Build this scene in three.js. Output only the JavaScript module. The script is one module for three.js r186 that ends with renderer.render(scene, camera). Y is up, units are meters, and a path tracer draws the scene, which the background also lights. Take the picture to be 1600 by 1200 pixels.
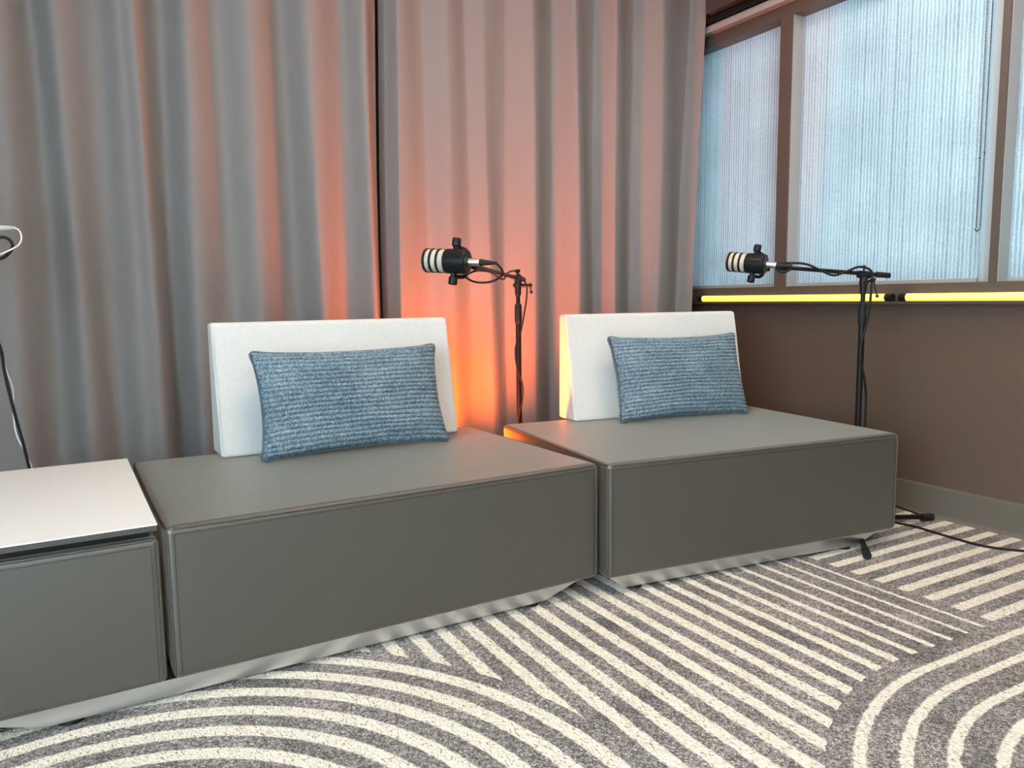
import * as THREE from 'three';
import { RoundedBoxGeometry } from 'three/addons/geometries/RoundedBoxGeometry.js';
import { mergeGeometries } from 'three/addons/utils/BufferGeometryUtils.js';
import { RectAreaLightUniformsLib } from 'three/addons/lights/RectAreaLightUniformsLib.js';

// ---------------------------------------------------------------- camera, sky, exposure
const scene = new THREE.Scene();
const camera = new THREE.PerspectiveCamera(2 * Math.atan(600 / 1187.36) * 180 / Math.PI, 4 / 3, 0.05, 100);
{
  const right = new THREE.Vector3(0.864757, -0.011611, 0.502056);
  const down = new THREE.Vector3(-0.066141, -0.993657, 0.090942);
  const fwd = new THREE.Vector3(0.497816, -0.111849, -0.860040);
  const m = new THREE.Matrix4().makeBasis(right, down.negate(), fwd.negate());
  camera.quaternion.setFromRotationMatrix(m);
  camera.position.set(0, 0.91, 0);
}
RectAreaLightUniformsLib.init();
scene.background = new THREE.Color().setRGB(0.70, 0.87, 1.0);   // even overcast daylight outside
scene.backgroundIntensity = 13.5;
const renderer = new THREE.WebGLRenderer({ antialias: true });
renderer.toneMapping = THREE.LinearToneMapping;
renderer.toneMappingExposure = 1.0;
renderer.shadowMap.enabled = true;
const CEILING_GLOW = 21, CEILING_COLOR = [1.0, 0.87, 0.72];
const UPLIGHT_POWER = 27, UPLIGHT_COLOR = [1.0, 0.145, 0.006];
const TUBE_COLOR = [1.0, 0.75, 0.025];

// ---------------------------------------------------------------- helpers
let seed = 7;
const rnd = () => { seed = (seed * 1664525 + 1013904223) >>> 0; return seed / 4294967296; };
const hash = (x, y) => { let h = (Math.imul(x, 374761393) + Math.imul(y, 668265263)) | 0; h = Math.imul(h ^ (h >>> 13), 1274126177); return ((h ^ (h >>> 16)) >>> 0) / 4294967296; };
function vnoise(x, y, period = 0) {
  const ix = Math.floor(x), iy = Math.floor(y), fx = x - ix, fy = y - iy;
  const w = (a) => period ? ((a % period) + period) % period : a;
  const u = fx * fx * (3 - 2 * fx), v = fy * fy * (3 - 2 * fy);
  const a = hash(w(ix), w(iy)), b = hash(w(ix + 1), w(iy)), c = hash(w(ix), w(iy + 1)), d = hash(w(ix + 1), w(iy + 1));
  return a + (b - a) * u + (c - a) * v + (a - b - c + d) * u * v;
}
const smooth = (a, b, x) => { const t = Math.min(1, Math.max(0, (x - a) / (b - a))); return t * t * (3 - 2 * t); };
const V = (x, y, z) => new THREE.Vector3(x, y, z);
const lin = (r, g, b) => new THREE.Color().setRGB(r, g, b);
function texture(w, h, fn, srgb, repeat = true) {
  const d = new Uint8Array(w * h * 4), c = [0, 0, 0];
  for (let j = 0, k = 0; j < h; j++) for (let i = 0; i < w; i++, k += 4) { fn(i, j, c); d[k] = c[0]; d[k + 1] = c[1]; d[k + 2] = c[2]; d[k + 3] = 255; }
  const t = new THREE.DataTexture(d, w, h, THREE.RGBAFormat);
  if (srgb) t.colorSpace = THREE.SRGBColorSpace;
  t.magFilter = THREE.LinearFilter; t.minFilter = THREE.LinearMipmapLinearFilter; t.generateMipmaps = true;
  if (repeat) t.wrapS = t.wrapT = THREE.RepeatWrapping;
  t.needsUpdate = true;
  return t;
}
function scaled(t, sx, sy = sx) { const c = t.clone(); c.repeat.set(1 / sx, 1 / sy); c.needsUpdate = true; return c; }   // uv are metres
function metricUV(geometry) {                                     // uv in metres, by the way each face points
  const g = geometry.index ? geometry.toNonIndexed() : geometry;
  const p = g.attributes.position, n = p.count, uv = new Float32Array(n * 2);
  const a = V(), b = V(), c = V(), e = V(), f = V();
  for (let i = 0; i < n; i += 3) {
    a.fromBufferAttribute(p, i); b.fromBufferAttribute(p, i + 1); c.fromBufferAttribute(p, i + 2);
    e.subVectors(b, a).cross(f.subVectors(c, a));
    const ax = Math.abs(e.x), ay = Math.abs(e.y), az = Math.abs(e.z);
    [a, b, c].forEach((q, k) => { const [u, v] = ax > ay && ax > az ? [q.z, q.y] : ay > az ? [q.x, q.z] : [q.x, q.y]; uv[(i + k) * 2] = u; uv[(i + k) * 2 + 1] = v; });
  }
  g.setAttribute('uv', new THREE.BufferAttribute(uv, 2));
  return g;
}
const merge = (list) => list.length === 1 ? list[0] : mergeGeometries(list.map((g) => {
  const q = g.index ? g.toNonIndexed() : g;
  for (const k of Object.keys(q.attributes)) if (!['position', 'normal', 'uv'].includes(k)) q.deleteAttribute(k);
  return q;
}));
function mesh(name, geometry, material, parent = scene) {
  const m = new THREE.Mesh(geometry, material);
  m.name = name; m.castShadow = m.receiveShadow = true;
  parent.add(m);
  return m;
}
const taken = {};
const numbered = (n) => { const k = taken[n] = (taken[n] ?? -1) + 1; return k ? `${n}_${String(k).padStart(3, '0')}` : n; };
function tag(o, label, category, group) { o.userData.label = label; o.userData.category = category; if (group) o.userData.group = group; return o; }
function thing(name, label, category, [x, y, z] = [0, 0, 0], turn = 0, group) {
  const o = new THREE.Group(); o.name = numbered(name); o.position.set(x, y, z); o.rotation.y = turn;
  scene.add(o);
  return tag(o, label, category, group);
}
function structure(name, geometry, material, parent = scene) { const m = mesh(name, geometry, material, parent); if (parent === scene) m.userData.kind = 'structure'; return m; }
const box = (x0, x1, y0, y1, z0, z1) => metricUV(new THREE.BoxGeometry(x1 - x0, y1 - y0, z1 - z0).translate((x0 + x1) / 2, (y0 + y1) / 2, (z0 + z1) / 2));
const rbox = (x0, x1, y0, y1, z0, z1, r, s = 3) => metricUV(new RoundedBoxGeometry(x1 - x0, y1 - y0, z1 - z0, s, r).translate((x0 + x1) / 2, (y0 + y1) / 2, (z0 + z1) / 2));
const curve = (pts, closed = false, tension = 0.5) => new THREE.CatmullRomCurve3(pts.map((p) => Array.isArray(p) ? V(...p) : p), closed, 'centripetal', tension);
const tube = (pts, r, n = 64, closed = false, sides = 8) => new THREE.TubeGeometry(curve(pts, closed), n, r, sides, closed);
function rod(a, b, r0, r1 = r0, sides = 16) {
  const A = Array.isArray(a) ? V(...a) : a, B = Array.isArray(b) ? V(...b) : b, d = B.clone().sub(A), l = d.length();
  const g = new THREE.CylinderGeometry(r1, r0, l, sides, 1);
  g.applyQuaternion(new THREE.Quaternion().setFromUnitVectors(V(0, 1, 0), d.normalize()));
  return g.translate((A.x + B.x) / 2, (A.y + B.y) / 2, (A.z + B.z) / 2);
}
const lathe = (pts, n = 40) => new THREE.LatheGeometry(pts.map(([r, y]) => new THREE.Vector2(r, y)), n);
function extrude(points, depth, bevel = 0, seg = 3) {              // polygon in xy, pushed along z from 0
  const s = new THREE.Shape(points.map(([x, y]) => new THREE.Vector2(x, y)));
  return new THREE.ExtrudeGeometry(s, { depth, bevelEnabled: bevel > 0, bevelSize: bevel, bevelThickness: bevel, bevelOffset: -bevel, bevelSegments: seg, curveSegments: 8 });
}

// ---------------------------------------------------------------- materials
const grainTex = texture(512, 512, (i, j, c) => {                  // pebbled hide and other fine relief
  const u = i / 512, v = j / 512;
  const n = 0.5 * vnoise(u * 96, v * 96, 96) + 0.3 * vnoise(u * 200 + 3, v * 200, 200) + 0.2 * vnoise(u * 24, v * 24, 24);
  c[0] = c[1] = c[2] = 255 * n;
}, false);
const weaveTex = texture(512, 512, (i, j, c) => {
  const a = Math.sin(i / 512 * Math.PI * 2 * 64), b = Math.sin(j / 512 * Math.PI * 2 * 64);
  c[0] = c[1] = c[2] = 128 + 50 * a * b + 60 * (hash(i >> 1, j >> 1) - 0.5);
}, false);
const clothTex = texture(512, 512, (i, j, c) => {
  const u = i / 512, v = j / 512;
  const n = 0.94 + 0.06 * (0.5 * vnoise(u * 256, v * 40, 0) + 0.5 * vnoise(u * 50, v * 256, 0));
  c[0] = c[1] = c[2] = 255 * n;
}, true);
const leather = new THREE.MeshPhysicalMaterial({ color: lin(0.036, 0.031, 0.022), roughness: 0.46, ior: 1.95, sheen: 1.0, sheenRoughness: 0.7, sheenColor: lin(1.0, 0.91, 0.74), bumpMap: scaled(grainTex, 0.16), bumpScale: 0.0005, specularIntensity: 1.0 });
const leatherEdge = new THREE.MeshPhysicalMaterial({ color: lin(0.060, 0.056, 0.048), roughness: 0.4 });
const thread = new THREE.MeshStandardMaterial({ color: lin(0.022, 0.021, 0.019), roughness: 0.7 });
const blackMetal = new THREE.MeshPhysicalMaterial({ color: lin(0.008, 0.008, 0.009), roughness: 0.34, specularIntensity: 0.35 });
const blackPlastic = new THREE.MeshPhysicalMaterial({ color: lin(0.009, 0.009, 0.010), roughness: 0.45, specularIntensity: 0.5 });
const rubber = new THREE.MeshPhysicalMaterial({ color: lin(0.009, 0.009, 0.009), roughness: 0.6, specularIntensity: 0.5 });
const cableBlack = new THREE.MeshPhysicalMaterial({ color: lin(0.008, 0.008, 0.009), roughness: 0.5, specularIntensity: 0.5 });
const cableWhite = new THREE.MeshStandardMaterial({ color: lin(0.72, 0.72, 0.70), roughness: 0.5 });
const brushTex = texture(256, 256, (i, j, c) => { c[0] = c[1] = c[2] = 150 + 90 * (0.6 * vnoise(i / 64, j, 256) + 0.4 * vnoise(i / 20, j * 0.5, 128) - 0.5); }, false);
const steel = new THREE.MeshStandardMaterial({ color: lin(0.62, 0.63, 0.64), roughness: 0.34, metalness: 1, roughnessMap: null, bumpMap: scaled(brushTex, 0.3, 0.1), bumpScale: 0.00004 });
const silver = new THREE.MeshStandardMaterial({ color: lin(0.72, 0.71, 0.68), roughness: 0.28, metalness: 1 });
const whiteCloth = new THREE.MeshPhysicalMaterial({ color: lin(0.645, 0.632, 0.60), roughness: 0.85, map: scaled(clothTex, 0.4), bumpMap: scaled(weaveTex, 0.12), bumpScale: 0.0006, sheen: 0.15 });
const edgeBand = new THREE.MeshStandardMaterial({ color: lin(0.06, 0.056, 0.05), roughness: 0.5 });
const laminate = new THREE.MeshPhysicalMaterial({ color: lin(0.76, 0.74, 0.70), roughness: 0.4 });
const curtainCloth = new THREE.MeshPhysicalMaterial({ color: lin(0.208, 0.190, 0.183), roughness: 0.82, side: THREE.DoubleSide, map: scaled(clothTex, 0.25), bumpMap: scaled(weaveTex, 0.1), bumpScale: 0.0005, sheen: 0.3, sheenRoughness: 0.5 });
const paintTex = texture(256, 256, (i, j, c) => { c[0] = c[1] = c[2] = 128 + 80 * (0.6 * vnoise(i / 4, j / 4, 64) + 0.4 * vnoise(i / 2, j / 2, 128) - 0.5); }, false);
const wallTaupe = new THREE.MeshStandardMaterial({ color: lin(0.092, 0.058, 0.040), roughness: 0.6, bumpMap: scaled(paintTex, 0.25), bumpScale: 0.0006 });
const wallPale = new THREE.MeshStandardMaterial({ color: lin(0.55, 0.53, 0.50), roughness: 0.8 });
const ceilingPaint = new THREE.MeshStandardMaterial({ color: lin(0.62, 0.60, 0.57), roughness: 0.9 });
const bulkheadBrown = new THREE.MeshStandardMaterial({ color: lin(0.05, 0.036, 0.03), roughness: 0.6 });
const frameMetal = new THREE.MeshStandardMaterial({ color: lin(0.088, 0.068, 0.055), roughness: 0.45, metalness: 0.1 });
const framePale = new THREE.MeshStandardMaterial({ color: lin(0.32, 0.31, 0.295), roughness: 0.5 });
const baseVinyl = new THREE.MeshStandardMaterial({ color: lin(0.120, 0.099, 0.078), roughness: 0.45 });
const glass = new THREE.MeshPhysicalMaterial({ color: lin(0.96, 0.98, 0.98), transmission: 1, roughness: 0.02, thickness: 0, ior: 1.5 });

// ---------------------------------------------------------------- carpet print
const TILT = 0.021;                                                // the print runs about a degree off the benches
function stripes(x, z, out) {                                      // 1 on a cream stripe, 0 on the grey ground
  const edge = (d, w) => 1 - smooth(w / 2 - 0.003, w / 2 + 0.003, Math.abs(d));
  const fx = x - 1.75, fz = z + 0.235 - TILT * 0.9 * (x - 1.75);
  const fd = x > 1.75 ? Math.abs(fz) : Math.hypot(fx, z + 0.235);
  if (fd < 0.853) { const k = Math.round((0.79 - fd) / 0.0825); return k < 0 || k > 8 ? 0 : edge(fd - (0.79 - 0.0825 * k), 0.0245); }
  const ad = Math.hypot(x + 0.057, z + 1.104);
  if (ad < 0.985) { const k = Math.round((0.926 - ad) / 0.0805); return k < 0 || k > 11 ? 0 : edge(ad - (0.926 - 0.0805 * k), 0.038); }
  const gx = x - TILT * 0.6 * -(z + 1.1);
  if (gx > 2.165 && z < -1.07) { const gz = z + 1.108 - TILT * 0.3 * (x - 2.17), k = Math.round(gz / -0.0835); return edge(gz + 0.0835 * k, 0.037) * smooth(2.167, 2.172, gx); }
  if (gx > 2.14 && z < -1.07) return 0;
  const dx = x + TILT * (z + 1.1), k = Math.round((2.113 - dx) / 0.0763);
  if (k < 0) return 0;
  const w = 0.014 + 0.021 * smooth(-1, 9, k);
  return edge(dx - (2.113 - 0.0763 * k), w);
}
function carpetPixel(x, z, c) {
  const wob = 0.005 * (vnoise(x * 90, z * 90) - 0.5);
  const s = stripes(x + wob, z + wob * 0.7);
  const cx = x * 360 + 1.2 * vnoise(x * 200, z * 200), cz = z * 360 + 1.2 * vnoise(x * 200 + 50, z * 200);
  const t1 = hash(Math.floor(cx), Math.floor(cz)), t2 = vnoise(x * 700, z * 700), t3 = vnoise(x * 160 + 9, z * 160);
  const blot = 0.90 + 0.22 * vnoise(x * 9, z * 9) - 0.20 * smooth(0.72, 0.95, vnoise(x * 5.5 + 4, z * 5.5));
  let g = (0.35 * t1 + 0.40 * t2 + 0.25 * t3);
  g = (66 + 120 * smooth(0.2, 0.85, g)) * blot;
  const tick = smooth(0.70, 0.86, vnoise(x * 420, z * 170 + 31)) * 0.30 + smooth(0.82, 0.9, t2) * 0.12;
  const l = (212 + 20 * t3) * (1 - tick);
  c[0] = g * (1 - s) + l * s; c[1] = g * 0.965 * (1 - s) + l * 0.965 * s; c[2] = g * 0.935 * (1 - s) + l * 0.895 * s;
}
function carpetTexture(x0, z0, sx, sz, w, h) {
  const t = texture(w, h, (i, j, c) => carpetPixel(x0 + (i + 0.5) / w * sx, z0 + (j + 0.5) / h * sz, c), true, false);
  t.wrapS = t.wrapT = THREE.ClampToEdgeWrapping;
  t.repeat.set(1 / sx, 1 / sz); t.offset.set(-x0 / sx, -z0 / sz);
  return t;
}
const pileTex = texture(512, 512, (i, j, c) => { c[0] = c[1] = c[2] = 255 * (0.6 * vnoise(i / 4, j / 4, 128) + 0.4 * vnoise(i / 2, j / 2, 256)); }, false);
const pileBump = scaled(pileTex, 0.5);
function carpetMaterial(x0, z0, sx, sz, w, h) { return new THREE.MeshPhysicalMaterial({ map: carpetTexture(x0, z0, sx, sz, w, h), roughness: 0.95, bumpMap: pileBump, bumpScale: 0.004, sheen: 0.2, sheenRoughness: 0.6 }); }
function flatPatch(x0, x1, z0, z1) {
  const g = new THREE.BufferGeometry();
  g.setAttribute('position', new THREE.Float32BufferAttribute([x0, 0, z0, x1, 0, z0, x1, 0, z1, x0, 0, z1], 3));
  g.setAttribute('normal', new THREE.Float32BufferAttribute([0, 1, 0, 0, 1, 0, 0, 1, 0, 0, 1, 0], 3));
  g.setAttribute('uv', new THREE.Float32BufferAttribute([x0, z0, x1, z0, x1, z1, x0, z1], 2));
  g.setIndex([0, 2, 1, 0, 3, 2]);
  return g;
}
// ---------------------------------------------------------------- room shell
const XW = 3.012, XL = -1.65, ZB = -3.32, ZF = 2.6, HC = 2.75;
{
  const floor = structure('floor', box(XL - 0.2, XW + 0.3, -0.12, -0.001, ZB - 0.2, ZF + 0.2), baseVinyl);
  mesh('carpet', flatPatch(-0.35, 1.35, -2.05, -0.35), carpetMaterial(-0.35, -2.05, 1.7, 1.7, 2048, 2048), floor);
  mesh('carpet', flatPatch(1.35, 3.05, -2.05, -0.35), carpetMaterial(1.35, -2.05, 1.7, 1.7, 2048, 2048), floor);
  const far = carpetMaterial(XL, ZB, XW - XL + 0.05, ZF - ZB, 2048, 2048);
  mesh('carpet', merge([flatPatch(XL, XW, ZB, -2.05), flatPatch(XL, XW, -0.35, ZF), flatPatch(XL, -0.35, -2.05, -0.35)]), far, floor);
}
structure('ceiling', box(XL - 0.2, XW + 0.3, HC, HC + 0.15, ZB - 0.2, ZF + 0.2), ceilingPaint);
structure('wall_back', box(XL - 0.2, XW + 0.3, 0, HC, ZB - 0.15, ZB), wallTaupe);
structure('wall_left', merge([                                     // out of the picture on the left, a window in its nearer part
  box(XL - 0.15, XL, 0, 0.25, ZB, ZF), box(XL - 0.15, XL, 2.45, HC, ZB, ZF), box(XL - 0.15, XL, 0.25, 2.45, ZB, -1.0), box(XL - 0.15, XL, 0.25, 2.45, 2.3, ZF)]), wallPale);
structure('wall_front', box(XL - 0.15, XW + 0.3, 0, HC, ZF, ZF + 0.15), wallPale);
const ZE = 0.42;                                                   // the window band ends beside the camera
structure('wall_right', merge([
  box(XW, XW + 0.25, 0, 0.885, ZB, ZF),
  box(XW, XW + 0.25, 0.885, HC, ZE, ZF),
  box(XW, XW + 0.25, 0.885, HC, ZB - 0.15, ZB),
  box(XW, XW + 0.25, 2.262, HC, ZB, ZE)]), wallTaupe);
{
  const s = [[0, 0], [-0.016, 0], [-0.0135, 0.004], [-0.008, 0.010], [-0.0065, 0.018], [-0.0065, 0.122], [-0.005, 0.128], [0, 0.130]];
  const g = extrude(s.map(([x, y]) => [x, y]), ZF - ZB - 0.01).translate(XW, 0, ZB + 0.005);
  structure('baseboard_right', g, baseVinyl);
}
structure('trim_1', merge([box(2.955, XW + 0.05, 0.868, 0.880, -3.2, ZE)]), bulkheadBrown).userData.label = 'dark ledge under the row of yellow light tubes';
structure('trim_2', box(2.90, XW, 2.335, HC, -3.0, ZE), bulkheadBrown).userData.label = 'dark bulkhead above the windows';
structure('trim_3', merge([box(2.965, XW + 0.04, 2.268, 2.300, -3.2, ZE)]), framePale).userData.label = 'pale rail above the window head';
structure('trim_4', rod([2.945, 2.318, -3.2], [2.945, 2.318, ZE], 0.015, 0.015, 20), blackMetal).userData.label = 'dark round rail above the windows';

// windows: four bays along the right wall
const bays = [[ZB, -2.612], [-2.546, -1.600], [-1.573, -0.63], [-0.56, ZE - 0.03]];
bays.forEach(([z0, z1], n) => {
  const w = new THREE.Group(); w.name = `window_${n + 1}`; w.userData.kind = 'structure'; scene.add(w);
  mesh('window_frame', merge([
    box(XW - 0.006, XW + 0.16, 0.882, 0.952, z0, z1), box(XW - 0.004, XW + 0.16, 2.212, 2.262, z0, z1)]), frameMetal, w);
  const jamb_and_lit_face = merge([box(XW + 0.004, XW + 0.11, 0.952, 2.212, z0, z0 + 0.002), box(XW + 0.11, XW + 0.16, 0.952, 2.212, z0, z0 + 0.03), box(XW + 0.10, XW + 0.16, 0.952, 2.212, z1 - 0.105, z1)]);  // thin strip's pale colour paints window light on the mullion side
  mesh('jamb_and_lit_face', jamb_and_lit_face, framePale, w);
  mesh('pane', box(XW + 0.13, XW + 0.136, 0.94, 2.22, z0 + 0.02, z1 - 0.02), glass, w);
});
[[-2.612, -2.546], [-1.600, -1.573], [-0.63, -0.56]].forEach(([z0, z1], n) => { structure(`trim_${5 + n}`, box(XW - 0.006, XW + 0.16, 0.885, 2.262, z0, z1), frameMetal).userData.label = 'mullion between two windows'; });
// the opening in the left wall
{
  const a = new THREE.Group(); a.name = 'window_5'; a.userData.kind = 'structure'; scene.add(a);
  mesh('window_frame', merge([box(XL - 0.12, XL - 0.02, 0.25, 0.30, -1.0, 2.3), box(XL - 0.12, XL - 0.02, 2.40, 2.45, -1.0, 2.3), box(XL - 0.12, XL - 0.02, 0.30, 2.40, -1.0, -0.95), box(XL - 0.12, XL - 0.02, 0.30, 2.40, 2.25, 2.3)]), framePale, a);
  mesh('pane', box(XL - 0.066, XL - 0.06, 0.30, 2.40, -0.95, 2.25), glass, a);
}

// ---------------------------------------------------------------- roller blinds
const blindTex = texture(1024, 1024, (i, j, c) => {                // ribbed screen cloth: darker threads run down it, 1 m square
  const u = i / 1024, v = j / 1024;
  const warp = 0.16 * (vnoise(v * 26, u * 40, 0) - 0.5);
  const ph = u * 62 + warp, k = Math.floor(ph), f = ph - k;
  const wid = 0.10 + 0.12 * hash(k & 63, 5);
  const line = (1 - smooth(wid, wid + 0.16, Math.abs(f - 0.5))) * (0.45 + 0.55 * hash(k & 63, 9)) * (0.75 + 0.25 * vnoise(v * 40, k * 3, 0));
  const fine = vnoise(u * 420, v * 300, 0) - 0.5, patch = vnoise(u * 7, v * 7, 7) - 0.5;
  const b = 1 - 0.24 * line + 0.12 * fine + 0.07 * patch;
  c[0] = Math.max(0, Math.min(255, 222 * b)); c[1] = Math.min(255, 232 * b); c[2] = Math.min(255, 238 * (b + 0.02 * line));
}, true);
const blindCloth = new THREE.MeshPhysicalMaterial({ color: lin(0.52, 0.62, 0.65), map: scaled(blindTex, 1), transmission: 0.05, roughness: 1, thickness: 0, side: THREE.DoubleSide, specularIntensity: 0.2 });
const blindLabels = ['translucent roller blind partly hidden behind the curtain edge', 'wide translucent roller blind with a bead chain at its right edge', 'translucent roller blind cut by the right edge of the picture', 'translucent roller blind beside the camera'];
const chainMetal = new THREE.MeshStandardMaterial({ color: lin(0.05, 0.053, 0.06), roughness: 0.4, metalness: 0.2 });
const XBL = 3.088;
[[ZB + 0.004, -2.608], [-2.57, -1.684], [-1.59, -0.66], [-0.57, ZE - 0.06]].forEach(([z0, z1], n) => {
  const b = thing('roller_blind', blindLabels[n], 'blind', [XBL, 0.955, (z0 + z1) / 2], 0, 'roller blinds in the window bays');
  const w = (z1 - z0) / 2;
  const g = new THREE.PlaneGeometry(2 * w, 1.29, 1, 1).rotateY(-Math.PI / 2).translate(0, 0.645, 0);
  const p = g.attributes.position, uv = g.attributes.uv;
  for (let i = 0; i < p.count; i++) uv.setXY(i, p.getZ(i) + n * 0.37, p.getY(i));
  mesh('blind_fabric', g, blindCloth, b);
  mesh('bottom_bar', rbox(-0.006, 0.006, -0.004, 0.014, -w, w, 0.003), framePale, b);
  mesh('roller', rod([0.02, 1.29, -w], [0.02, 1.29, w], 0.022), framePale, b);
  if (n === 1) {
    const beads = [], bead = new THREE.IcosahedronGeometry(0.0031, 0);
    const zc = w + 0.0, half = 0.011, yb = 0.205;
    for (let y = 1.28; y > yb; y -= 0.0078) { beads.push(bead.clone().translate(-0.02, y, zc - half + 0.006 * (1.28 - y)), bead.clone().translate(-0.02, y, zc + half)); }
    for (let a = 0.2; a < 3.0; a += 0.55) beads.push(bead.clone().translate(-0.02, yb - 0.011 * Math.sin(a), zc + half * Math.cos(a) * 0.8));
    beads.push(new THREE.SphereGeometry(0.004, 8, 6).translate(-0.02, 0.47, zc - half + 0.005), new THREE.SphereGeometry(0.0035, 8, 6).translate(-0.02, 0.49, zc + half));
    const ch = mesh('bead_chain', merge(beads), chainMetal, b); ch.userData.label = 'dark bead pull chain';
  }
});

// ---------------------------------------------------------------- curtains
function curtainPanel(label, ext, zc, lean, flat) {
  // ext: [x, depth] of the folds' crests and troughs along the rail
  const xa = ext[0][0], xb = ext[ext.length - 1][0], NX = ext.length * 18, NY = 44, H = 2.70;
  const pos = [], uv = [], idx = [];
  const xs = [];
  for (let k = 0; k < ext.length - 1; k++) for (let i = 0; i < 18; i++) xs.push([k, i / 18]);
  xs.push([ext.length - 2, 1]);
  let run = 0, px = 0, pz = 0;
  xs.forEach(([k, t], i) => {
    const [x0, d0] = ext[k], [x1, d1] = ext[k + 1];
    const x = x0 + (x1 - x0) * t, s = 0.5 - 0.5 * Math.cos(Math.PI * t), e = d0 + (d1 - d0) * ((1 - flat) * s + flat * t);
    if (i) run += Math.hypot(x - px, e - pz);
    px = x; pz = e;
    for (let j = 0; j <= NY; j++) {
      const y = 0.012 + H * j / NY, h = j / NY;
      const amp = 1.12 - 0.30 * h;
      const sway = 0.012 * Math.sin(x * 9.0 + h * 3.0) * (1 - h) + 0.006 * Math.sin(x * 23.0 + h * 6.0);
      pos.push(x + sway + lean(x, y), y, zc + e * amp + 0.004 * Math.sin(h * 8 + x * 11));
      uv.push(run, y);
    }
  });
  const n = xs.length;
  for (let i = 0; i < n - 1; i++) for (let j = 0; j < NY; j++) { const a = i * (NY + 1) + j, b = a + NY + 1; idx.push(a, b, a + 1, b, b + 1, a + 1); }
  const g = new THREE.BufferGeometry();
  g.setAttribute('position', new THREE.Float32BufferAttribute(pos, 3));
  g.setAttribute('uv', new THREE.Float32BufferAttribute(uv, 2));
  g.setIndex(idx); g.computeVertexNormals();
  const t = thing('curtain', label, 'curtain', [0, 0, 0], 0, 'floor length curtains');
  mesh('curtain_cloth', g, curtainCloth, t);
  mesh('heading_tape', box(xa + 0.01, xb - 0.01, 2.70, 2.728, zc - 0.004, zc + 0.004), curtainCloth, t);
  return t;
}
{
  const A = 0.05, left = [];
  let x = -1.6, s = 1;
  while (x < -0.30) { left.push([x, s * A * (0.8 + 0.4 * rnd())]); x += s > 0 ? 0.10 + 0.03 * rnd() : 0.10 + 0.04 * rnd(); s = -s; }
  if (left[left.length - 1][1] > 0) left.pop();
  left.push([-0.146, 0.045], [-0.052, -0.045], [0.026, 0.04], [0.137, -0.04], [0.215, 0.022], [0.262, 0.045], [0.353, -0.055], [0.423, 0.05], [0.546, -0.025], [0.642, 0.045], [0.781, -0.055], [0.874, 0.05], [1.020, -0.035], [1.100, 0.045], [1.168, -0.06], [1.174, -0.085]);
  curtainPanel('long grey curtain with soft folds behind the white topped table', left, -3.06, () => 0, 0.12);
  const right = [[1.184, -0.075], [1.194, -0.03], [1.222, 0.045], [1.361, -0.02], [1.459, 0.035], [1.560, -0.012], [1.646, 0.03], [1.762, -0.02], [1.878, 0.05], [2.026, -0.055], [2.111, 0.05], [2.277, -0.055], [2.341, 0.05], [2.516, -0.055], [2.619, 0.05], [2.815, -0.05], [2.853, 0.035], [2.868, 0.01], [2.872, -0.03]];
  curtainPanel('long curtain glowing orange behind the standing microphone, next to the window', right, -3.06, (x, y) => smooth(2.5, 2.86, x) * 0.075 * (y - 0.85) / 1.6, 0.45);
  const r = thing('curtain_rail', 'ceiling rail carrying the two long curtains', 'curtain rail', [0, 2.74, -3.06]);
  mesh('rail', box(-1.63, 2.95, -0.012, 0.01, -0.02, 0.02), frameMetal, r);
}

// ---------------------------------------------------------------- benches
function bodyBlock(parent, name, x0, x1, yTop, depth, seamLabel) {
  // upholstered block with welted edges and a row of stitches beside each welt; front face at z = 0
  const yb = 0.0525, r = 0.016;
  const g = new RoundedBoxGeometry(x1 - x0, yTop - yb, depth, 5, r);
  const body = mesh(name, metricUV(g.translate((x0 + x1) / 2, (yTop + yb) / 2, -depth / 2)), leather, parent);
  const i = 0.0045, welts = [];
  const ring = (y) => {
    const c = 0.014, p = [];
    const corner = (cx, cz, a0) => { for (let k = 0; k <= 4; k++) { const a = a0 + k / 4 * Math.PI / 2; p.push([cx + c * Math.cos(a), y, cz + c * Math.sin(a)]); } };
    corner(x1 - i - c, -depth + i + c, -Math.PI / 2); corner(x1 - i - c, -i - c, 0); corner(x0 + i + c, -i - c, Math.PI / 2); corner(x0 + i + c, -depth + i + c, Math.PI);
    return p;
  };
  welts.push(tube(ring(yTop - i), 0.0030, 220, true, 6));
  for (const x of [x0 + i, x1 - i]) welts.push(tube([[x, yb + 0.014, -i], [x, (yb + yTop) / 2, -i], [x, yTop - 0.012, -i]], 0.0030, 8, false, 6));
  mesh('welt', merge(welts), leatherEdge, body);
  const st = [], one = new THREE.BoxGeometry(0.0046, 0.0017, 0.0016), up = new THREE.BoxGeometry(0.0017, 0.0046, 0.0016), flat = new THREE.BoxGeometry(0.0046, 0.0016, 0.0017);
  for (let x = x0 + 0.02; x < x1 - 0.02; x += 0.0066) { st.push(one.clone().translate(x, yTop - 0.0175, 0)); st.push(flat.clone().translate(x, yTop, -0.0175)); }
  for (let y = yb + 0.018; y < yTop - 0.022; y += 0.0066) { st.push(up.clone().translate(x0 + 0.018, y, 0), up.clone().translate(x1 - 0.018, y, 0)); }
  const s = mesh('stitching', merge(st), thread, body); s.userData.kind = 'stuff';
  return body;
}
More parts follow.
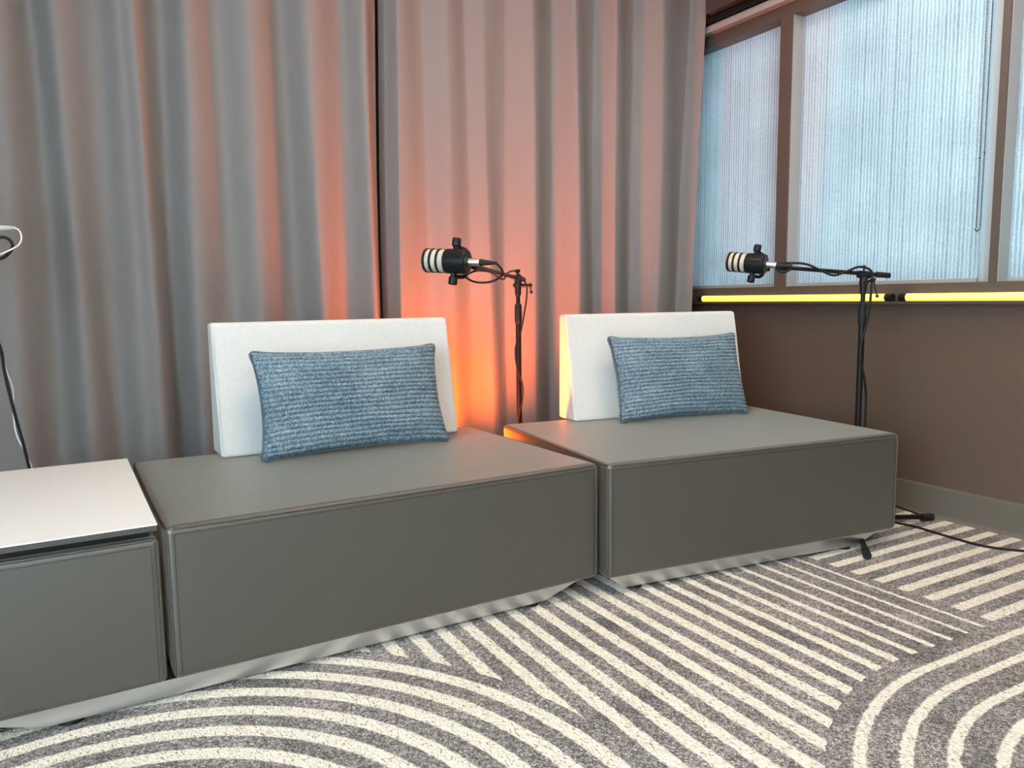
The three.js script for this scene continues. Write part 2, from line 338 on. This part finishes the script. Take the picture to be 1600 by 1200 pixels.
function plinth(parent, b0, b1, t0, t1, depth) {
  const y0 = 0.009, y1 = 0.0525, ys = 0.0475;
  const pts = [[b0, y0], [b1, y0], [t1, y1], [b1 - 0.045, y1], [b1 - 0.05, ys], [b0 + 0.045, ys], [b0 + 0.04, y1], [t0, y1]];
  const p = mesh('plinth', metricUV(extrude(pts, depth - 0.05, 0).translate(0, 0, -depth + 0.025)), steel, parent);
  p.userData.label = 'brushed steel plinth with slanted ends';
  for (const x of [b0 + 0.05, b1 - 0.04]) for (const z of [-0.05, -depth + 0.1]) mesh('foot_glide', new THREE.CylinderGeometry(0.026, 0.028, 0.009, 20).translate(x, 0.0045, z), rubber, p);
  return p;
}
{
  const turn = 0.012;
  const a = thing('modular_bench', 'dark leather bench joined to a white topped side table on one steel plinth', 'bench', [0.152, 0, -1.812], turn);
  bodyBlock(a, 'seat_block', 0, 1.205, 0.41, 0.835);
  bodyBlock(a, 'table_block', -0.438, -0.012, 0.392, 0.835);
  mesh('spacer', box(-0.425, -0.03, 0.388, 0.408, -0.815, -0.022), blackPlastic, a);
  const slab = mesh('table_top', rbox(-0.438, -0.014, 0.4205, 0.4235, -0.835, 0.0, 0.001), laminate, a); slab.userData.label = 'pale laminate table top';
  mesh('edge_band', rbox(-0.437, -0.015, 0.408, 0.4208, -0.834, -0.001, 0.001), edgeBand, slab).userData.label = 'dark grey edge of the table top';
  plinth(a, -0.256, 1.023, -0.392, 1.16, 0.835);
  const b = thing('modular_bench', 'dark leather bench standing turned beside the window wall', 'bench', [1.366, 0, -1.792], -0.1265);
  bodyBlock(b, 'seat_block', 0, 1.208, 0.41, 0.835);
  plinth(b, 0.072, 1.042, 0.015, 1.16, 0.835);
}

// ---------------------------------------------------------------- back cushions and pillows
function backrest(label, pos, turn, w) {
  const t = thing('back_cushion', label, 'cushion', pos, turn, 'white wedge back cushions');
  const prof = [[0, 0], [0.085, 0.432], [0.145, 0.432], [0.150, 0]].map(([x, y]) => [x, y]);      // x = towards the wall
  const s = new THREE.Shape(); const r = 0.014;
  const P = prof.map(([x, y]) => new THREE.Vector2(x, y));
  P.forEach((p, i) => {
    const a = P[(i + 3) % 4], b = P[(i + 1) % 4];
    const u = a.clone().sub(p).normalize().multiplyScalar(r).add(p), v = b.clone().sub(p).normalize().multiplyScalar(r).add(p);
    if (i) s.lineTo(u.x, u.y); else s.moveTo(u.x, u.y);
    s.quadraticCurveTo(p.x, p.y, v.x, v.y);
  });
  s.closePath();
  const g = new THREE.ExtrudeGeometry(s, { depth: w - 0.024, bevelEnabled: true, bevelSize: 0.012, bevelThickness: 0.012, bevelOffset: -0.012, bevelSegments: 4, curveSegments: 6 });
  g.translate(0, 0, 0.012).rotateY(Math.PI / 2);                   // x -> -z, z -> x
  mesh('cushion_cover', metricUV(g), whiteCloth, t);
  const seams = [];
  for (const x of [0.0075, w - 0.0075]) seams.push(tube([[x, 0.02, -0.0055], [x, 0.2, -0.041], [x, 0.415, -0.0845], [x, 0.4255, -0.09], [x, 0.4255, -0.135]], 0.0022, 40, false, 6));
  mesh('piping', merge(seams), whiteCloth, t);
  return t;
}
backrest('white wedge cushion on the bench joined to the white topped table', [0.392, 0.41, -2.535], 0.012, 0.848);
backrest('white wedge cushion on the bench beside the window wall', [1.738, 0.41, -2.497], -0.1265, 0.856);

const chenille = texture(1024, 1024, (i, j, c) => {                // yarn: pale flecks across the ribs
  const u = i / 1024, v = j / 1024;
  const fleck = vnoise(u * 330, v * 110, 0) * 0.6 + vnoise(u * 160, v * 200 + 7, 0) * 0.4;
  const wear = vnoise(u * 9, v * 16, 0);
  const m = smooth(0.25, 0.80, 0.86 * fleck + 0.14 * wear);
  c[0] = 78 + 62 * m; c[1] = 98 + 60 * m; c[2] = 114 + 50 * m;
}, true);
const pillowCloth = new THREE.MeshPhysicalMaterial({ map: chenille, roughness: 0.9, sheen: 0.6, sheenRoughness: 0.45, sheenColor: lin(0.40, 0.45, 0.50), bumpMap: scaled(grainTex, 0.5), bumpScale: 0.002 });
function pillow(label, pos, turn, tilt, w, h, shift) {
  const NU = 150, NV = 230, RIB = 22, verts = [], uv = [], idx = [];
  for (const side of [1, -1]) {
    const base = verts.length / 3;
    for (let j = 0; j <= NV; j++) for (let i = 0; i <= NU; i++) {
      const u = -1 + 2 * i / NU, v = -1 + 2 * j / NV;
      const pinchX = 1 - 0.055 * (1 - v * v) - 0.01 * vnoise(v * 4 + shift, 3), pinchY = 1 - 0.07 * (1 - u * u) - 0.015 * (vnoise(u * 5 + shift, 9) - 0.5);
      const e = Math.pow(Math.max(0, (1 - Math.pow(Math.abs(u), 3.2)) * (1 - Math.pow(Math.abs(v), 3.0))), 0.55);
      const rip = v * RIB / 2 + 0.30 * (vnoise(u * 3 + shift, v * 4) - 0.5) + 0.10 * (vnoise(u * 16, v * 20 + shift) - 0.5);
      const f = rip - Math.floor(rip), rib = Math.pow(Math.sin(Math.PI * f), 0.42);
      const lump = 0.006 * (vnoise(u * 3 + shift, v * 3) - 0.5);
      const t = 0.004 + e * (0.060 + lump) + (0.0105 * rib + 0.0012 * vnoise(u * 90, v * 60)) * Math.min(1, e * 4 + 0.25);
      verts.push(w / 2 * u * pinchX, h / 2 * v * pinchY, side * t);
      uv.push((u + 1) / 2 * 0.95 + 0.02, (v + 1) / 2 * 0.6 + (side > 0 ? 0 : 0.35));
    }
    for (let j = 0; j < NV; j++) for (let i = 0; i < NU; i++) {
      const a = base + j * (NU + 1) + i, b = a + 1, c = a + NU + 1, d = c + 1;
      if (side > 0) idx.push(a, b, c, b, d, c); else idx.push(a, c, b, b, c, d);
    }
  }
  const g = new THREE.BufferGeometry();
  g.setAttribute('position', new THREE.Float32BufferAttribute(verts, 3));
  g.setAttribute('uv', new THREE.Float32BufferAttribute(uv, 2));
  g.setIndex(idx); g.computeVertexNormals();
  const t = thing('throw_pillow', label, 'pillow', pos, turn, 'ribbed blue throw pillows');
  const holder = mesh('pillow_cover', g.rotateX(-tilt).translate(0, h / 2 * Math.cos(tilt) + 0.009, -h / 2 * Math.sin(tilt)), pillowCloth, t);
  const q = (u, v) => V(w / 2 * u * (1 - 0.055 * (1 - v * v)), h / 2 * v * (1 - 0.07 * (1 - u * u)), 0);
  const loop = [];
  for (let k = 0; k < 12; k++) loop.push(q(-1 + k / 6, -1)); for (let k = 0; k < 8; k++) loop.push(q(1, -1 + k / 4)); for (let k = 0; k < 12; k++) loop.push(q(1 - k / 6, 1)); for (let k = 0; k < 8; k++) loop.push(q(-1, 1 - k / 4));
  mesh('seam', tube(loop, 0.0042, 200, true, 6).rotateX(-tilt).translate(0, h / 2 * Math.cos(tilt) + 0.009, -h / 2 * Math.sin(tilt)), pillowCloth, holder);
  return t;
}
pillow('ribbed blue pillow on the bench joined to the white topped table', [0.805, 0.41, -2.392], 0.0, 0.31, 0.635, 0.345, 0);
pillow('ribbed blue pillow on the bench beside the window wall', [2.155, 0.41, -2.305], -0.17, 0.31, 0.605, 0.345, 11);

// ---------------------------------------------------------------- microphone stands, microphones, cables
function micStand(label, [px, pz], feet, clutchY, boomEnd, boomTail, lever) {
  const t = thing('microphone_stand', label, 'mic stand', [px, 0, pz], 0, 'black microphone stands');
  const L = (p) => V(p[0] - px, p[1], p[2] - pz);
  mesh('hub', lathe([[0, 0.012], [0.02, 0.012], [0.024, 0.02], [0.024, 0.05], [0.018, 0.062], [0.0135, 0.066], [0.0135, 0.072]], 24), blackPlastic, t);
  for (const [fx, fz] of feet) {
    const d = V(fx - px, 0, fz - pz), l = d.length(); d.normalize();
    const leg = mesh('leg', rod(d.clone().multiplyScalar(0.02).setY(0.032), d.clone().multiplyScalar(l - 0.035).setY(0.0165), 0.0095, 0.0095, 14), blackMetal, t);
    mesh('rubber_foot', rod(d.clone().multiplyScalar(l - 0.05).setY(0.017), d.clone().multiplyScalar(l).setY(0.0155), 0.0135, 0.0145, 16), rubber, leg);
  }
  mesh('lower_tube', rod([0, 0.05, 0], [0, clutchY - 0.16, 0], 0.0118), blackMetal, t);
  mesh('grip', lathe([[0.0118, clutchY - 0.19], [0.0148, clutchY - 0.185], [0.0155, clutchY - 0.165], [0.0145, clutchY - 0.115], [0.012, clutchY - 0.108], [0.0085, clutchY - 0.106]], 24), rubber, t);
  mesh('upper_tube', rod([0, clutchY - 0.12, 0], [0, clutchY - 0.06, 0], 0.0085), blackMetal, t);
  const e = L(boomEnd), tail = L(boomTail), dir = e.clone().sub(tail).normalize(), mid = V(0, clutchY, 0);
  const side = V(0, 1, 0).cross(dir).normalize();
  const cl = mesh('boom_clamp', merge([
    lathe([[0.009, clutchY - 0.075], [0.0125, clutchY - 0.07], [0.0135, clutchY - 0.045], [0.016, clutchY - 0.035], [0.015, clutchY - 0.012], [0.008, clutchY]], 20),
    rod(mid.clone().addScaledVector(dir, -0.022), mid.clone().addScaledVector(dir, 0.022), 0.0145, 0.0145, 20),
    rod(mid.clone().addScaledVector(side, -0.02).setY(clutchY - 0.032), mid.clone().addScaledVector(side, 0.03).setY(clutchY - 0.032), 0.008, 0.008, 14)]), blackPlastic, t);
  mesh('clamp_knob', merge([rod([0, clutchY + 0.012, 0], [0, clutchY + 0.024, 0], 0.004, 0.004, 8), new RoundedBoxGeometry(0.027, 0.013, 0.010, 2, 0.003).rotateY(0.5).translate(0, clutchY + 0.029, 0)]), blackPlastic, cl);
  const lv = lever.map(L);
  mesh('lever', merge([rod(mid.clone().setY(clutchY - 0.032), lv[0], 0.0045, 0.006, 10), new THREE.SphereGeometry(0.009, 12, 8).translate(lv[0].x, lv[0].y, lv[0].z), rod(lv[0], lv[1], 0.0032, 0.0028, 8), new THREE.SphereGeometry(0.0065, 12, 8).translate(lv[1].x, lv[1].y, lv[1].z)]), blackPlastic, cl);
  mesh('boom', rod(tail, e, 0.0078, 0.0078, 16), blackMetal, t);
  mesh('boom_end', rod(tail.clone().addScaledVector(dir, 0.045), tail.clone().addScaledVector(dir, -0.008), 0.0112, 0.0105, 16), rubber, t);
  mesh('boom_collar', rod(e.clone().addScaledVector(dir, -0.05), e.clone().addScaledVector(dir, 0.004), 0.0105, 0.012, 16), blackPlastic, t);
  return t;
}
const meshTex = texture(256, 256, (i, j, c) => { const a = (i % 8 < 2) || (j % 8 < 2); const n = 20 * hash(i >> 3, j >> 3); c[0] = (a ? 236 : 168) + n - 10; c[1] = (a ? 230 : 162) + n - 10; c[2] = (a ? 214 : 148) + n - 10; }, true);
const grilleMetal = new THREE.MeshStandardMaterial({ color: lin(0.95, 0.93, 0.88), map: scaled(meshTex, 0.045), roughness: 0.5, metalness: 0.25, bumpMap: scaled(meshTex, 0.045), bumpScale: 0.0008 });
function latheMetric(pts) { const g = lathe(pts, 48), uv = g.attributes.uv; for (let i = 0; i < uv.count; i++) uv.setXY(i, uv.getX(i) * 0.226, uv.getY(i) * 0.12); return g; }
function microphone(label, centre, axis, up, connectorColor = silver) {
  const t = thing('microphone', label, 'microphone', centre, 0, 'broadcast microphones');
  const y = V(...axis).normalize(), x = V(...up).addScaledVector(y, -y.dot(V(...up))).normalize(), z = x.clone().cross(y);
  t.quaternion.setFromRotationMatrix(new THREE.Matrix4().makeBasis(x, y, z));
  // local: +y front, +x up; the body reaches from -0.075 to 0.075
  mesh('body', lathe([[0, -0.075], [0.030, -0.075], [0.0365, -0.0725], [0.0388, -0.068], [0.0388, -0.006], [0.0375, -0.002], [0.034, 0]], 48), blackMetal, t);
  mesh('grille', latheMetric([[0.0355, -0.002], [0.0355, 0.064], [0.034, 0.070], [0.028, 0.0755], [0.016, 0.0785], [0, 0.0795]]), grilleMetal, t);
  for (const yy of [0.019, 0.042, 0.0635]) mesh('grille_band', lathe([[0.0352, yy - 0.0044], [0.0378, yy - 0.0040], [0.0383, yy], [0.0378, yy + 0.0040], [0.0352, yy + 0.0044]], 48), blackMetal, t);
  for (let k = 0; k < 2; k++) { const a = k * Math.PI; mesh('grille_rail', rbox(-0.0022, 0.0022, -0.002, 0.0665, 0.0345, 0.0375, 0.0008, 2).rotateY(a + Math.PI / 2), blackMetal, t); }
  const kn = [];
  for (const s of [1, -1]) {
    const k = mesh('yoke_knob', lathe([[0, 0], [0.0125, 0], [0.0142, 0.002], [0.0142, 0.022], [0.0125, 0.025], [0, 0.025]], 24).rotateZ(-s * Math.PI / 2).translate(s * 0.0475, -0.030, 0), blackPlastic, t);
    mesh('knob_neck', rod([s * 0.036, -0.030, 0], [s * 0.049, -0.030, 0], 0.010, 0.009, 16), blackMetal, k);
  }
  mesh('yoke', merge([tube([[0.0450, -0.030, 0], [0.0450, -0.038, -0.016], [0.040, -0.050, -0.036], [0.020, -0.056, -0.050], [0, -0.057, -0.053], [-0.020, -0.056, -0.050], [-0.040, -0.050, -0.036], [-0.0450, -0.038, -0.016], [-0.0450, -0.030, 0]], 0.0066, 60, false, 10), rod([0, -0.056, -0.048], [0, -0.060, -0.074], 0.011, 0.011, 16)]), blackMetal, t);
  const c = mesh('connector', lathe([[0, -0.118], [0.009, -0.118], [0.0112, -0.114], [0.0112, -0.084], [0.0122, -0.082], [0.0122, -0.074], [0.007, -0.072]], 28), connectorColor, t);
  mesh('cable_boot', lathe([[0, -0.170], [0.0042, -0.170], [0.0055, -0.160], [0.0090, -0.130], [0.0108, -0.120], [0.0108, -0.114], [0, -0.113]], 24), connectorColor === silver ? rubber : connectorColor, c);
  return t;
}
function cable(label, pts, r, material, n = 260) { return tag(mesh(numbered('microphone_cable'), tube(pts, r, n, false, 8), material), label, 'cable', 'microphone cables'); }

// the stand behind the gap between the benches
const axisA = [-0.6328, 0.0611, -0.7719], axisB = [-0.3968, 0.1116, -0.9111];
micStand('black boom stand rising behind the gap between the two benches', [1.626, -2.75], [[1.96, -2.86], [1.36, -2.90], [1.60, -2.47]], 0.995, [1.128, 1.012, -2.172], [1.715, 0.991, -2.855], [[1.655, 0.963, -2.70], [1.660, 0.935, -2.70]]);
microphone('microphone with pale banded grille in front of the orange lit curtain', [1.0274, 1.0281, -2.1764], axisA, [0.1478, 0.9881, -0.0429]);
// the stand between the turned bench and the window wall
micStand('black boom stand between the turned bench and the window wall', [2.638, -1.862], [[2.322, -1.583], [2.955, -1.735], [2.68, -2.26]], 0.985, [2.352, 1.017, -2.026], [2.715, 0.981, -1.815], [[2.640, 0.965, -1.823], [2.646, 0.903, -1.808]]);
microphone('microphone with pale banded grille in front of the window blind', [2.256, 1.0344, -2.0939], axisB, [0.2416, 0.9703, 0.0137]);
// a third one stands beyond the left end of the table
micStand('black boom stand beyond the left end of the white topped table', [-0.62, -2.78], [[-0.95, -2.85], [-0.42, -2.95], [-0.60, -2.45]], 1.06, [-0.37, 1.115, -2.665], [-0.72, 1.045, -2.83], [[-0.60, 1.03, -2.74], [-0.59, 0.98, -2.74]]);
const greyPlastic = new THREE.MeshStandardMaterial({ color: lin(0.45, 0.45, 0.44), roughness: 0.5 });
microphone('microphone cut off by the left edge, only its grey plug in view', [-0.284, 1.119, -2.655], [-0.98, -0.05, -0.16], [-0.05, 1, 0], greyPlastic);

const rearOf = (c, a, s) => V(c[0] - a[0] * s, c[1] - a[1] * s, c[2] - a[2] * s);
const eA = rearOf([1.0274, 1.0281, -2.1764], axisA, 0.168), eB = rearOf([2.256, 1.0344, -2.0939], axisB, 0.168);
cable('black cable looping under the microphone by the orange curtain and down its stand', [eA, [1.152, 1.003, -2.050], [1.165, 0.985, -2.062], [1.150, 0.966, -2.088], [1.122, 0.960, -2.098], [1.095, 0.963, -2.120], [1.090, 0.980, -2.165], [1.150, 1.000, -2.215], [1.235, 1.000, -2.275], [1.350, 0.984, -2.420], [1.430, 0.984, -2.520], [1.530, 1.014, -2.660], [1.606, 1.018, -2.728], [1.648, 0.970, -2.720], [1.652, 0.926, -2.722], [1.642, 0.847, -2.728], [1.626, 0.769, -2.733], [1.606, 0.703, -2.742], [1.608, 0.624, -2.735], [1.632, 0.545, -2.730], [1.630, 0.480, -2.732], [1.612, 0.400, -2.735], [1.606, 0.2, -2.76], [1.60, 0.06, -2.80], [1.52, 0.006, -2.86], [1.2, 0.006, -2.88], [0.8, 0.006, -2.86]], 0.0034, cableBlack);
cable('black cable twisted along the boom by the window and down its stand', [eB, [2.348, 1.020, -1.962], [2.362, 1.026, -1.975], [2.358, 1.004, -1.978], [2.340, 0.999, -2.006], [2.335, 1.026, -2.025], [2.368, 1.031, -1.992], [2.424, 1.026, -1.955], [2.471, 1.003, -1.929], [2.511, 0.983, -1.900], [2.563, 0.998, -1.880], [2.606, 1.014, -1.858], [2.646, 0.998, -1.838], [2.652, 0.946, -1.838], [2.645, 0.874, -1.836], [2.638, 0.813, -1.838], [2.620, 0.741, -1.846], [2.614, 0.669, -1.846], [2.634, 0.597, -1.842], [2.656, 0.524, -1.845], [2.662, 0.423, -1.848], [2.672, 0.25, -1.848], [2.70, 0.08, -1.842], [2.755, 0.012, -1.835], [2.790, 0.0045, -1.797], [2.806, 0.0045, -1.715], [2.794, 0.0045, -1.581], [2.794, 0.0045, -1.442], [2.856, 0.0045, -1.345], [2.95, 0.0045, -1.25], [2.97, 0.0045, -0.9]], 0.0046, cableBlack, 340);
cable('short black cable lying behind the stand leg by the skirting', [[2.72, 0.05, -2.02], [2.86, 0.03, -1.97], [2.945, 0.026, -1.90], [2.943, 0.022, -1.842], [2.950, 0.014, -1.790]], 0.0042, cableBlack, 60);
cable('black cable looping and hanging at the left edge behind the table', [[-0.42, 1.05, -2.70], [-0.30, 1.085, -2.62], [-0.157, 1.097, -2.60], [-0.142, 1.098, -2.60], [-0.129, 1.087, -2.60], [-0.126, 1.071, -2.60], [-0.134, 1.057, -2.60], [-0.149, 1.042, -2.60], [-0.165, 1.035, -2.60], [-0.24, 1.00, -2.66], [-0.24, 0.92, -2.73], [-0.187, 0.787, -2.742], [-0.180, 0.708, -2.742], [-0.165, 0.589, -2.742], [-0.149, 0.488, -2.742], [-0.138, 0.406, -2.742], [-0.11, 0.2, -2.742], [-0.08, 0.02, -2.78], [0.1, 0.006, -2.82]], 0.0046, cableBlack, 220);
cable('thin white cable hanging at the left edge behind the table', [rearOf([-0.284, 1.119, -2.655], [-0.98, -0.05, -0.16], 0.168), [-0.118, 1.127, -2.626], [-0.108, 1.120, -2.62], [-0.104, 1.107, -2.62], [-0.105, 1.091, -2.61], [-0.112, 1.077, -2.60], [-0.129, 1.064, -2.590], [-0.156, 1.05, -2.588], [-0.24, 1.02, -2.64], [-0.235, 0.90, -2.73], [-0.187, 0.772, -2.757], [-0.176, 0.709, -2.757], [-0.164, 0.650, -2.757], [-0.168, 0.571, -2.757], [-0.164, 0.511, -2.757], [-0.148, 0.46, -2.757], [-0.133, 0.408, -2.757], [-0.10, 0.2, -2.757], [-0.06, 0.02, -2.77], [0.12, 0.006, -2.80]], 0.0023, cableWhite, 220);

// ---------------------------------------------------------------- lamps
// yellow light tubes on the ledge below the windows
const tubeGlow = new THREE.MeshStandardMaterial({ color: lin(0.8, 0.7, 0.3), emissive: lin(...TUBE_COLOR), emissiveIntensity: 1.25, roughness: 0.4 });
[[-3.10, -1.965, 'glowing yellow light tube on the ledge behind the right microphone stand'], [-1.935, -0.80, 'glowing yellow light tube cut by the right edge of the picture'], [-0.77, 0.365, 'glowing yellow light tube on the ledge beside the camera']].forEach(([z0, z1, label]) => {
  const t = thing('light_tube', label, 'light tube', [2.983, 0.896, (z0 + z1) / 2], 0, 'yellow light tubes on the ledge');
  const h = (z1 - z0) / 2;
  mesh('glowing_tube', rod([0, 0, -h + 0.03], [0, 0, h - 0.03], 0.0155, 0.0155, 24), tubeGlow, t);
  for (const s of [-1, 1]) mesh('end_cap', rod([0, 0, s * (h - 0.032)], [0, 0, s * h], 0.0162, 0.0162, 24), blackPlastic, t);
  const l = new THREE.RectAreaLight(lin(...TUBE_COLOR), 1.2, 2 * h - 0.06, 0.03);
  l.position.set(2.983 - 0.0175, 0.896, (z0 + z1) / 2); l.lookAt(0, 0.896, (z0 + z1) / 2);
  scene.add(l);
});
// orange uplights standing on the floor
function uplight(label, pos, power, aim = 0) {
  const t = thing('floor_uplight', label, 'floor lamp', pos, 0, 'orange floor uplights');
  mesh('housing', lathe([[0.045, 0.0], [0.07, 0.0], [0.075, 0.006], [0.075, 0.09], [0.070, 0.096], [0.062, 0.096], [0.060, 0.078], [0, 0.078]], 32), blackMetal, t);
  mesh('lens', lathe([[0, 0.086], [0.045, 0.085], [0.060, 0.080]], 32), new THREE.MeshStandardMaterial({ color: lin(0.8, 0.5, 0.3), emissive: lin(...UPLIGHT_COLOR), emissiveIntensity: 2, roughness: 0.4 }), t);
  const l = new THREE.SpotLight(lin(...UPLIGHT_COLOR), power, 0, Math.PI * 0.33, 0.9, 2);
  l.position.set(pos[0], 0.10, pos[2]); l.target.position.set(pos[0] + aim, 2, pos[2] - 0.05); l.castShadow = true; l.shadow.radius = 2.5;
  scene.add(l, l.target);
}
uplight('round orange uplight on the floor behind the two benches', [1.40, 0, -2.74], UPLIGHT_POWER, 0.28);
uplight('round orange uplight on the floor by the window wall, outside the picture', [2.84, 0, -0.75], 5);
// ceiling panels
const panelGlow = new THREE.MeshStandardMaterial({ color: lin(0.9, 0.9, 0.9), emissive: lin(...CEILING_COLOR), emissiveIntensity: 3, roughness: 0.5 });
for (const [x, z, where] of [[0.85, -1.6, 'above the floor before the long bench'], [2.2, -1.5, 'above the floor before the turned bench'], [0.85, 1.3, 'behind the camera'], [2.2, 1.3, 'behind the camera by the window wall']]) {
  const t = thing('ceiling_light', 'square ceiling light panel ' + where, 'ceiling light', [x, HC, z], 0, 'square ceiling light panels');
  mesh('frame', merge([box(-0.31, 0.31, -0.02, 0, -0.31, -0.29), box(-0.31, 0.31, -0.02, 0, 0.29, 0.31), box(-0.31, -0.29, -0.02, 0, -0.29, 0.29), box(0.29, 0.31, -0.02, 0, -0.29, 0.29)]), framePale, t);
  mesh('diffuser', box(-0.29, 0.29, -0.012, 0, -0.29, 0.29), panelGlow, t);
  const l = new THREE.RectAreaLight(lin(...CEILING_COLOR), CEILING_GLOW, 0.56, 0.56);
  l.position.set(x, HC - 0.022, z); l.lookAt(x, 0, z);
  scene.add(l);
}
renderer.render(scene, camera);
